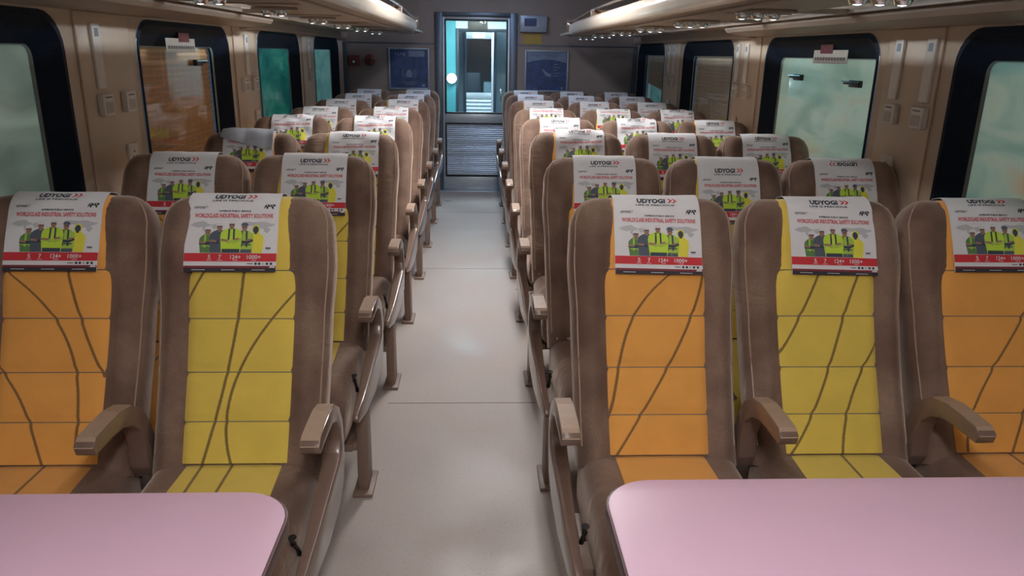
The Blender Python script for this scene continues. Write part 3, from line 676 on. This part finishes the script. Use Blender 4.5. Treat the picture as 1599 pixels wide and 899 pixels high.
def cush_panel(m):
    P = []
    for y, z in ((.04, .448), (0, .448), (-.1, .449), (-.2, .450), (-.3, .450), (-.38, .447), (-.43, .435), (-.462, .415), (-.480, .39), (-.484, .35), (-.478, .32)):
        row = []
        for j in range(13):
            u = -1+j/6; row.append((u*.145, y-.004*(1-abs(u)**4) if y < -.45 else y, z+.006*(1-abs(u)**6)-.002))
        P.append(row)
    return MB().grid(P).mesh('cushion_panel', [m], smooth=True, ang=75)
ARM = [(-.235, .630), (-.242, .655), (-.222, .669), (-.17, .672), (-.1, .673), (-.04, .662), (.01, .632), (.045, .58), (.055, .52), (.05, .46), (.03, .40), (-.03, .355), (-.15, .325), (-.30, .325), (-.44, .35), (-.47, .375),
       (-.46, .39), (-.36, .40), (-.24, .425), (-.12, .46), (-.03, .485), (.0, .50), (.015, .53), (.005, .57), (-.03, .61), (-.08, .628), (-.15, .632)]
ARM_M = [(-.235, .630), (-.242, .655), (-.222, .669), (-.17, .672), (-.1, .673), (-.04, .662), (.01, .632), (.045, .58), (.065, .52), (.065, .44), (.02, .42), (.0, .46), (.005, .53), (-.01, .575), (-.05, .61), (-.10, .628), (-.15, .632)]
def arm_mesh(mid_=False, side=0):
    mb = MB().prism(ARM_M if mid_ else ARM, -.024, .024)
    if side:      # the lower blade thins and bends in towards the cushion
        for i, (x, y, z) in enumerate(mb.v):
            if z < .55 and y < .06:
                t = min(1, max(0, (.06-y)/.50)); t2 = min(1, max(0, (.55-z)/.1)); k_ = t*t2
                mb.v[i] = (x*(1-.62*k_)-side*.010*k_, y, z)
    return mb.mesh('armrest', [M_['arm']], bevel=.0035, seg=2)
def armpad_mesh():
    top = [(-.243, .652), (-.222, .6705), (-.17, .6745), (-.1, .6755), (-.04, .6645), (-.045, .660), (-.1, .668), (-.17, .667), (-.22, .663)]
    return MB().prism(top, -.0215, .0215).mesh('arm_pad', [M_['armpad']])
def lever_mesh():
    return MB().tube([(0, -.335, .475), (0, -.33, .455), (0, -.30, .42), (0, -.285, .395)], [.010, .007, .005, .007], 8).mesh('recline_lever', [M_['black']], smooth=True)
def leg_mesh():
    return MB().box(-.018, .018, -.33, -.22, .012, .34).box(-.035, .035, -.36, -.19, 0, .014).mesh('leg', [M_['leg']], bevel=.004)
def frame_mesh():
    return MB().box(-.235, .235, -.38, -.34, .200, .230).box(-.235, .235, -.14, -.10, .200, .230).box(-.225, -.195, -.40, .06, .207, .235).box(.195, .225, -.40, .06, .207, .235).mesh('seat_frame', [M_['leg']], bevel=.003)
def shell_mesh():
    P = []
    for i in range(12):
        z = lerp(.36, 1.06, i/11); zz = max(ZL, z); row = []
        for j in range(9):
            u = -1+j/4; W = halfw(zz)*.9; p = surf(u*W*.9, zz, -1)[0]; row.append((u*W, p.y+.004, z-.004))
        P.append(row)
    return MB().grid(P).mesh('back_shell', [M_['shell']], smooth=True)
def traytable_mesh():
    mb = MB(); z0, z1 = .62, .86; p0 = surf(0, z0, -1)[0]; p1 = surf(0, z1, -1)[0]
    mb.add([(-.19, p0.y+.012, z0), (.19, p0.y+.012, z0), (.19, p1.y+.012, z1), (-.19, p1.y+.012, z1), (-.19, p0.y+.028, z0-.006), (.19, p0.y+.028, z0-.006), (.19, p1.y+.028, z1-.006), (-.19, p1.y+.028, z1-.006)],
           [(0, 1, 2, 3), (4, 5, 6, 7), (0, 1, 5, 4), (1, 2, 6, 5), (2, 3, 7, 6), (3, 0, 4, 7)])
    return mb.mesh('tray_table', [M_['arm']], bevel=.004)
ME = dict(back=back_mesh(), seam=[seams_mesh(z) for z in SEAMS[1:-1]], pipe=[piping_mesh(-1), piping_mesh(1)], cush=cushion_mesh(), arm=arm_mesh(False, 1), armr=arm_mesh(False, -1), armm=arm_mesh(True), pad=armpad_mesh(), lev=lever_mesh(), leg=leg_mesh(), frame=frame_mesh(), shell=shell_mesh(), tray=traytable_mesh())
for k_ in ('y1', 'y2', 'o1', 'o2', 'o3'): ME['p'+k_] = panel_mesh(M_[k_]); ME['c'+k_] = cush_panel(M_[k_])

# ---- printed headrest covers -------------------------------------------------
def text2d(body, size, bold=0, shear=0, align='CENTER', xs=1.0):
    cu = bpy.data.curves.new('tmp', 'FONT'); cu.body = body; cu.size = size; cu.offset = bold; cu.shear = shear; cu.align_x = align; cu.resolution_u = 2; cu.fill_mode = 'BOTH'
    o = bpy.data.objects.new('tmp', cu); C.objects.link(o); bpy.context.view_layer.update()
    me = bpy.data.meshes.new_from_object(o.evaluated_get(bpy.context.evaluated_depsgraph_get()))
    v = [(p.co.x*xs, p.co.y) for p in me.vertices]; f = [tuple(p.vertices) for p in me.polygons]
    bpy.data.objects.remove(o); bpy.data.curves.remove(cu); bpy.data.meshes.remove(me)
    return v, f
PM = ['ink', 'red', 'redtxt', 'maroon', 'dark', 'lime', 'lime2', 'yellowp', 'navy', 'navy2', 'skin', 'grey', 'wht', 'green']
class Flat:
    """flat artwork in millimetres: u across (0 = middle), v up from the lower hem"""
    def __init__(s): s.mb = MB(); s.layer = 0
    def poly(s, pts, m, lay=1): s.mb.add([(p[0], p[1], lay) for p in pts], [tuple(range(len(pts)))], PM.index(m))
    def rect(s, a, b, c, d, m, lay=1): s.poly([(a, c), (b, c), (b, d), (a, d)], m, lay)
    def ell(s, cx, cz, rx, rz, m, lay=1, n=12, a0=0, a1=360):
        s.poly([(cx+rx*math.cos(math.radians(lerp(a0, a1, i/(n if a1-a0 >= 360 else n-1)))), cz+rz*math.sin(math.radians(lerp(a0, a1, i/(n if a1-a0 >= 360 else n-1))))) for i in range(n)], m, lay)
    def text(s, body, x, v, size, m, width=None, bold=0, shear=0, lay=3):
        vv, ff = text2d(body, size, bold, shear)
        if not vv: return
        w0 = max(p[0] for p in vv)-min(p[0] for p in vv); k_ = width/w0 if width else 1; c0 = (max(p[0] for p in vv)+min(p[0] for p in vv))/2
        s.mb.add([(x+(p[0]-c0)*k_, v+p[1], lay) for p in vv], ff, PM.index(m))
def artwork():
    a = Flat()
    # faint world map
    for cx, cz, rx, rz in ((-85, 133, 26, 8), (-70, 120, 9, 12), (82, 132, 32, 9), (95, 118, 9, 8), (50, 136, 22, 6), (-45, 128, 10, 8), (68, 108, 8, 6)):
        a.poly([(cx+rx*math.cos(t)*(1+.22*math.sin(3*t+cx)), cz+rz*math.sin(t)*(1+.25*math.cos(4*t+cz))) for t in [2*math.pi*i/14 for i in range(14)]], 'grey', .6)
    # bands
    a.rect(-126, 126, 0, 11, 'dark'); a.rect(-126, 126, 11, 17, 'maroon'); a.rect(-126, 126, 29, 52, 'red')
    for x in (-85, -5, 78): a.rect(x-18, x+18, 5, 7, 'grey', 2)
    for x, t_, w_ in ((-57, '5', 8), (-28, '7', 8), (14, '124+', 28), (64, '1000+', 38)):
        a.text(t_, x, 36, 16, 'wht', w_, .25); a.rect(x-7, x+7, 32, 33.2, 'wht', 2)
    for i, x in enumerate((70, 80, 90, 101, 112)): a.ell(x, 23, 3.6, 3.6, 'ink' if i != 2 else 'grey', 2)
    a.rect(46, 62, 22, 24, 'ink', 2)
    a.poly([(106, 12), (112, 18), (116, 15), (120, 18), (124, 12)], 'wht', 2)
    # headline
    a.text('SUPERIOR PUBLIC SERVICE', 6, 169.5, 6.5, 'ink', 86, .22)
    a.text('WORLDCLASS INDUSTRIAL SAFETY SOLUTIONS', 4, 153, 16, 'redtxt', 214, .6)
    a.text('UDYOGI', -92, 179, 9, 'ink', 30, .3, .25); a.text('7', -73, 178.5, 11, 'ink', None, 0, .2)
    # lion-like emblem
    a.poly([(84, 180), (87, 190), (92, 193), (104, 192), (112, 194), (116, 190), (113, 186), (110, 187), (111, 179), (107, 179), (105, 185), (96, 185), (95, 179), (91, 179), (90, 186), (86, 180)], 'ink', 2)
    for gx in (93, 101, 108): a.ell(gx, 189, 1.8, 1.8, 'wht', 3, 8)
    # seal at lower right
    a.rect(94, 108, 65, 68.5, 'ink', 2); a.ell(101, 63, 8, 1.3, 'grey', 2)
    # top logo
    a.text('UDYOGI', -14, 213, 24, 'ink', 84, 1.1, .12)
    for k_ in (0, 13):
        a.poly([(34+k_, 232), (38.5+k_, 232), (48+k_, 222.5), (38.5+k_, 213), (34+k_, 213), (42+k_, 222.5)], 'red', 3)
    a.text('LIFE IS PRECIOUS', -4, 202, 8, 'ink', 112, .18)
    # five workers, back to front
    def worker(cx, base, top, w, coat, dark, hat, lay, vest=None, hood=False, legs=None):
        hh = top-base; hr = 9.2; hz = top-hr*1.15
        sh = hz-hr*1.45
        a.poly([(cx-w*.42, base), (cx-w*.46, base+hh*.22), (cx-w*.5, sh-hh*.20), (cx-w*.46, sh-7), (cx-w*.30, sh), (cx-5, sh+5), (cx+5, sh+5), (cx+w*.30, sh), (cx+w*.46, sh-7), (cx+w*.5, sh-hh*.20), (cx+w*.46, base+hh*.22), (cx+w*.42, base)], coat, lay)
        if legs: a.rect(cx-w*.4, cx+w*.4, base, base+hh*.12, legs, lay+.2)
        if vest:
            for s_ in (-1, 1): a.poly([(cx+s_*4, sh+3), (cx+s_*9, sh+1), (cx+s_*10, base+hh*.2), (cx+s_*5, base+hh*.2)], vest, lay+.2)
            a.rect(cx-w*.36, cx+w*.36, base+hh*.25, base+hh*.29, vest, lay+.2)
        # crossed arms
        az = base+hh*.36
        a.poly([(cx-w*.52, az-2), (cx-w*.45, az+7), (cx+w*.1, az+3), (cx+w*.42, az+9), (cx+w*.5, az+3), (cx+w*.2, az-5), (cx-w*.2, az-4)], dark, lay+.3)
        a.poly([(cx-w*.50, az+1), (cx-w*.15, az-1), (cx-w*.1, az+4), (cx-w*.42, az+7)], 'skin' if not hood else coat, lay+.5)
        a.poly([(cx+w*.12, az+2), (cx+w*.36, az+5), (cx+w*.34, az+10), (cx+w*.14, az+8)], 'skin' if not hood else coat, lay+.5)
        if hood: a.ell(cx, hz, hr*1.25, hr*1.45, coat, lay+.4)
        a.ell(cx, hz-1, hr*.86, hr*1.15, 'skin' if not hood else 'navy', lay+.6)
        a.rect(cx-3.5, cx+3.5, sh, sh+6, 'skin' if not hood else 'navy', lay+.5)
        if not hood:
            a.poly([(cx-hr*1.1, hz+hr*.35), (cx-hr*.95, hz+hr*.9), (cx-hr*.5, hz+hr*1.3), (cx+hr*.5, hz+hr*1.3), (cx+hr*.95, hz+hr*.9), (cx+hr*1.25, hz+hr*.35)], hat, lay+.8)
            a.rect(cx-hr*.7, cx+hr*.7, hz-1, hz+1.5, 'navy', lay+.8); a.rect(cx-4, cx+4, hz-7.5, hz-6.6, 'dark', lay+.8)
    worker(66, 53, 130, 46, 'yellowp', 'yellowp', 'yellowp', 1.0, hood=True)
    worker(-64, 53, 126, 46, 'green', 'navy', 'wht', 1.2, 'lime2')
    worker(35, 53, 137, 52, 'lime2', 'navy', 'navy2', 2.2, 'navy', legs='navy2')
    worker(-33, 53, 137, 54, 'navy2', 'navy', 'wht', 2.4)
    worker(0, 53, 143, 60, 'lime', 'lime2', 'wht', 3.8, 'navy', legs='navy')
    # bright bits
    a.poly([(-27, 70), (27, 70), (24, 80), (-24, 80)], 'lime', 5.2)
    return a
ART = artwork()
def cover_surface(zlo, wav, seed, dx=0, tilt=0, over=.11):
    """returns P(u_mm, v_mm, off_mm) on a draped cloth"""
    cols = {}
    rnd = random.Random(seed); ph = [rnd.uniform(0, 6.28) for _ in range(6)]
    def col(x):
        key = round(x, 4)
        if key not in cols:
            pts = profile_x(max(-.17, min(.17, x)), zlo, over, .0105)
            L_ = [0]
            for p, q in zip(pts, pts[1:]): L_.append(L_[-1]+(q-p).length)
            cols[key] = (pts, L_)
        return cols[key]
    def P(u, v, off):
        x0 = round(u/1000*50)/50; x0 = u/1000
        xx = round(x0/.009)*.009
        pts, L_ = col(xx+dx); s_ = v/1000 + tilt*u/1000
        s_ = max(0, min(L_[-1]-1e-5, s_)); i = 0
        while L_[i+1] < s_: i += 1
        t = (s_-L_[i])/max(1e-9, L_[i+1]-L_[i]); p = pts[i].lerp(pts[i+1], t)
        d = (pts[min(i+2, len(pts)-1)]-pts[max(i-1, 0)]); n_ = Vector((0, -d.z, d.y)).normalized()
        hem = max(0, 1-v/60)
        wv = wav*(math.sin(u/17+v/26+ph[0])*.5+math.sin(u/31-v/19+ph[1])*.6+math.sin(v/13+u/60+ph[2])*.35)
        wv = (wv+wav*1.1)*min(1, v/40+.35)*.75
        return Vector((x0+dx, p.y, p.z))+n_*(off/1000+wv/1000+hem*.006+.0035*max(0, math.sin(u/126*math.pi/2*1.0))**2*hem)
    return P, (lambda: col(0)[1][-1])
def cover_meshes(zlo, wav, seed, dx=0, tilt=0, vflip=False):
    P, L_ = cover_surface(zlo, wav, seed, dx, tilt)
    total = L_()*1000-6
    # cloth body
    NU, NV = 28, 52
    grid = [[tuple(P(-126+252*j/NU, total*i/NV, 0)) for j in range(NU+1)] for i in range(NV+1)]
    back = [[tuple(P(-126+252*j/NU, total*i/NV, -1.2)) for j in range(NU+1)] for i in range(NV+1)]
    mb = MB(); mb.grid(grid, 0); mb.grid(back, 1)
    rim = [(0, j) for j in range(NU+1)]+[(i, NU) for i in range(1, NV+1)]+[(NV, j) for j in range(NU-1, -1, -1)]+[(i, 0) for i in range(NV-1, 0, -1)]
    mb.grid([[grid[i][j] for i, j in rim], [back[i][j] for i, j in rim]], 0, True)
    cloth = mb.mesh('headrest_cover', [M_['cloth'], M_['clothback']], smooth=True, ang=70)
    # print
    me = bpy.data.meshes.new('print'); me.from_pydata(ART.mb.v, [], ART.mb.f)
    for k_ in PM: me.materials.append(M_['p_'+k_])
    for p, i in zip(me.polygons, ART.mb.m): p.material_index = i
    bm = bmesh.new(); bm.from_mesh(me)
    bmesh.ops.triangulate(bm, faces=[f for f in bm.faces if len(f.verts) > 4])
    for v in range(6, 250, 8): bmesh.ops.bisect_plane(bm, geom=bm.verts[:]+bm.edges[:]+bm.faces[:], plane_co=(0, v, 0), plane_no=(0, 1, 0))
    for u in range(-120, 121, 15): bmesh.ops.bisect_plane(bm, geom=bm.verts[:]+bm.edges[:]+bm.faces[:], plane_co=(u, 0, 0), plane_no=(1, 0, 0))
    for v in bm.verts:
        uu, vv = v.co.x, v.co.y
        if vflip and vv > 200: uu, vv = -uu, 449-vv
        v.co = P(max(-125.5, min(125.5, uu)), vv, .35+v.co.z*.22)
    bmesh.ops.triangulate(bm, faces=bm.faces[:])
    bm.to_mesh(me); bm.free()
    return cloth, me
COV = {'near': cover_meshes(.900, .8, 1), 'near2': cover_meshes(.890, 1.2, 5, tilt=-.02), 'flat': cover_meshes(.872, 1.2, 2), 'flat2': cover_meshes(.880, 2.6, 3, tilt=.02), 'low': cover_meshes(.845, 1.0, 7), 'wrinkled': cover_meshes(.90, 6.0, 4, tilt=.03),
       'high': cover_meshes(.935, 3.6, 6), 'flip': cover_meshes(.872, 1.2, 8, vflip=True)}
def folded_cover():
    """cover whose back half is thrown forward over the crest so the plain grey lining shows"""
    c, p = cover_meshes(.90, 2.0, 9)
    P, L_ = cover_surface(.90, 2.5, 10)
    rows = []
    for i in range(22):
        row = []
        for j in range(21):
            u = -140+lerp(0, 262, j/20); lo = lerp(175, 105, j/20)
            v = lerp(lo, 300, i/21); row.append(tuple(P(max(-126, min(126, u)), v, 6+10*(1-i/21)*abs(math.sin(j*.35)))+Vector(((u-max(-126, min(126, u)))/1000, 0, .004))))
        rows.append(row)
    fl = MB().grid(rows).mesh('lining_flap', [M_['clothback']], smooth=True, ang=70)
    return c, p, fl
FOLD = folded_cover()

ROWN = ['nearest', 'second', 'third', 'fourth', 'fifth', 'sixth', 'seventh', 'farthest']
CDX = {'La': -.030, 'Lw': -.012, 'Ra': .008, 'Rm': .022, 'Rw': .012}
def seat(x, row, side, pos, col, cover, arms, leg, dy=0, rec=0, extra=None):
    yb = 1.85+.9*row+dy
    colname = 'yellow' if col[0] == 'y' else 'orange'
    where = {'La': 'aisle seat left of the aisle', 'Lw': 'window seat left of the aisle', 'Ra': 'aisle seat right of the aisle', 'Rm': 'middle seat right of the aisle', 'Rw': 'window seat right of the aisle'}[side+pos]
    t = thing('train_seat', 'brown velour seat with %s centre panel, %s, %s row' % (colname, where, ROWN[row]), 'seat', (x, yb, 0), 'coach seats facing the camera')
    bk = link(ME['back'], 'backrest', t); pn = link(ME['p'+col], 'centre_panel', t); pn['label'] = colname+' velour centre panel with dark wavy lines'
    for q_ in ME['seam']: link(q_, 'seam', t)
    for q_ in ME['pipe']: link(q_, 'piping', t)
    sh_ = link(ME['shell'], 'back_shell', t); tr_ = link(ME['tray'], 'tray_table', t)
    cu = link(ME['cush'], 'seat_cushion', t); cp_ = link(ME['c'+col], 'cushion_panel', t); cp_['label'] = colname+' velour strip on the cushion'
    link(ME['frame'], 'seat_frame', t)
    for ax, kind in arms:
        ar = link((ME['arm'] if ax > 0 else ME['armr']) if kind == 'aisle' else ME['armm'], 'armrest', t); ar.location = (ax, 0, -.012)
        pd = link(ME['pad'], 'arm_pad', ar)
        if kind == 'aisle':
            lv = link(ME['lev'], 'recline_lever', ar); lv.location.x = -.030 if ax > 0 else .030
    for lx in leg: l_ = link(ME['leg'], 'leg', t); l_.location.x = lx
    if extra == 'tag':
        MB().box(-.20, .02, -.004, .004, .448, .461).build('cushion_tag', M_['wht2'], t, bevel=.001)
    # headrest cover hangs over the crest: a thing of its own
    if rec:
        rot = Matrix.Translation((0, 0, .42)) @ Matrix.Rotation(-rec, 4, 'X') @ Matrix.Translation((0, 0, -.42))
        for o in (bk, pn, sh_, tr_) + tuple(c for c in t.children if c.name.startswith(('seam', 'piping'))): o.matrix_local = rot
    else: rot = Matrix.Identity(4)
    if cover == 'folded': cm, pm, fl = FOLD
    else: (cm, pm), fl = COV[cover], None
    look = {'near': 'smooth white', 'near2': 'smooth white', 'flat': 'smooth white', 'low': 'smooth white, low-set', 'flat2': 'slightly creased white', 'wrinkled': 'rumpled white', 'high': 'creased white, high-set', 'flip': 'upside-down-logo white', 'folded': 'folded grey-lined'}[cover]
    c = link(cm, 'headrest_cover'); c.matrix_world = Matrix.Translation((x+(CDX[side+pos] if row == 0 else {'La': .016, 'Ra': .008}.get(side+pos, 0)+.007*math.sin(row*2.3+x*5)), yb, 0)) @ rot
    tag(c, '%s printed headrest cover on the %s row %s' % (look, ROWN[row], where), 'headrest cover', 'printed headrest covers')
    p = link(pm, 'print', c); p['label'] = 'printed advert with five workers in helmets'
    if fl: link(fl, 'lining_flap', c)['label'] = 'plain grey lining thrown forward'
    return t
XLa, XLw, XRa, XRm, XRw = -.648, -1.147, .512, 1.012, 1.505
LC = [('near', 'near'), ('flat', 'flat'), ('folded', 'flat2'), ('wrinkled', 'wrinkled'), ('flat2', 'wrinkled'), ('flat', 'flat2'), ('flat', 'flat'), ('flat', 'flat')]
RC = [('near2', 'near2', 'near'), ('flat', 'low', 'flip'), ('wrinkled', 'flat', 'flat2'), ('flat2', 'wrinkled', 'flat2'), ('high', 'high', 'wrinkled'), ('flat', 'flat', 'flat'), ('flat', 'flat', 'flat'), ('flat', 'flat', 'flat')]
RECL = [0, 0, .015, 0, .02, 0, .01, 0]; RECR = [.0, 0, -.05, -.02, 0, -.02, -.03, -.03]
for r in range(8):
    dyl = -.03 if r < 7 else -.08
    seat(XLw, r, 'L', 'w', 'o1', LC[r][0], [(.250, 'mid')], [-.2], dyl, RECL[r]+(.01 if r in (2, 5) else 0))
    seat(XLa, r, 'L', 'a', 'y1', LC[r][1], [(.262, 'aisle')], [.245], dyl, RECL[r])
    dyr = 0 if r < 7 else -.08
    seat(XRa, r, 'R', 'a', 'o2', RC[r][0], [(-.285, 'aisle'), (.247, 'mid')], [-.245], dyr, RECR[r], 'tag' if r in (1, 2) else None)
    seat(XRm, r, 'R', 'm', 'y2', RC[r][1], [(.243, 'mid')], [], dyr, RECR[r]*.5)
    seat(XRw, r, 'R', 'w', 'o3', RC[r][2], [], [.2], dyr, RECR[r]*.5)

# ------------------------------------------------------------------ tables beside the camera
def table(x0, x1, y0, y1, side, label):
    t = thing('dining_table', label, 'table', ((x0+x1)/2, (y0+y1)/2, 0), 'pink folding tables')
    cx, cy_ = (x0+x1)/2, (y0+y1)/2; r = .095
    def outline(e):
        p = []
        for qx, qy, a0, rr in ((x1-cx-e, y0-cy_+e, -90, r if side == 'L' else .012), (x1-cx-e, y1-cy_-e, 0, r if side == 'L' else .012), (x0-cx+e, y1-cy_-e, 90, r if side == 'R' else .012), (x0-cx+e, y0-cy_+e, 180, r if side == 'R' else .012)):
            sx_ = -1 if qx > 0 else 1; sy_ = -1 if qy > 0 else 1; ox, oy = qx+sx_*rr, qy+sy_*rr
            for i in range(9): a_ = math.radians(a0+90*i/8); p.append((ox+rr*math.cos(a_), oy+rr*math.sin(a_)))
        return p
    MB().prism(outline(0), .700, .727, 'z').build('table_edge', M_['pinkedge'], t, bevel=.003)
    MB().prism(outline(.0045), .7275, .7305, 'z').build('table_top', M_['pink'], t, bevel=.001)
    sx = 1 if side == 'L' else -1
    MB().tube([(sx*.30, 0, .02), (sx*.30, 0, .70)], .028, 16).build('pedestal', M_['leg'], t, smooth=True)
    MB().box(sx*.30-.10, sx*.30+.10, -.10, .10, 0, .02).build('foot_plate', M_['leg'], t, bevel=.005)
    wx = (x0-cx) if side == 'L' else (x1-cx)
    MB().box(*sorted((wx, wx+sx*.03)), -.2, .2, .60, .70).build('wall_bracket', M_['leg'], t, bevel=.004)
table(XL+.012, -.332, .78, 1.255, 'L', 'pink laminate table with a rounded corner left of the aisle')
table(.238, XR-.012, .80, 1.285, 'R', 'pink laminate table with a rounded corner right of the aisle')
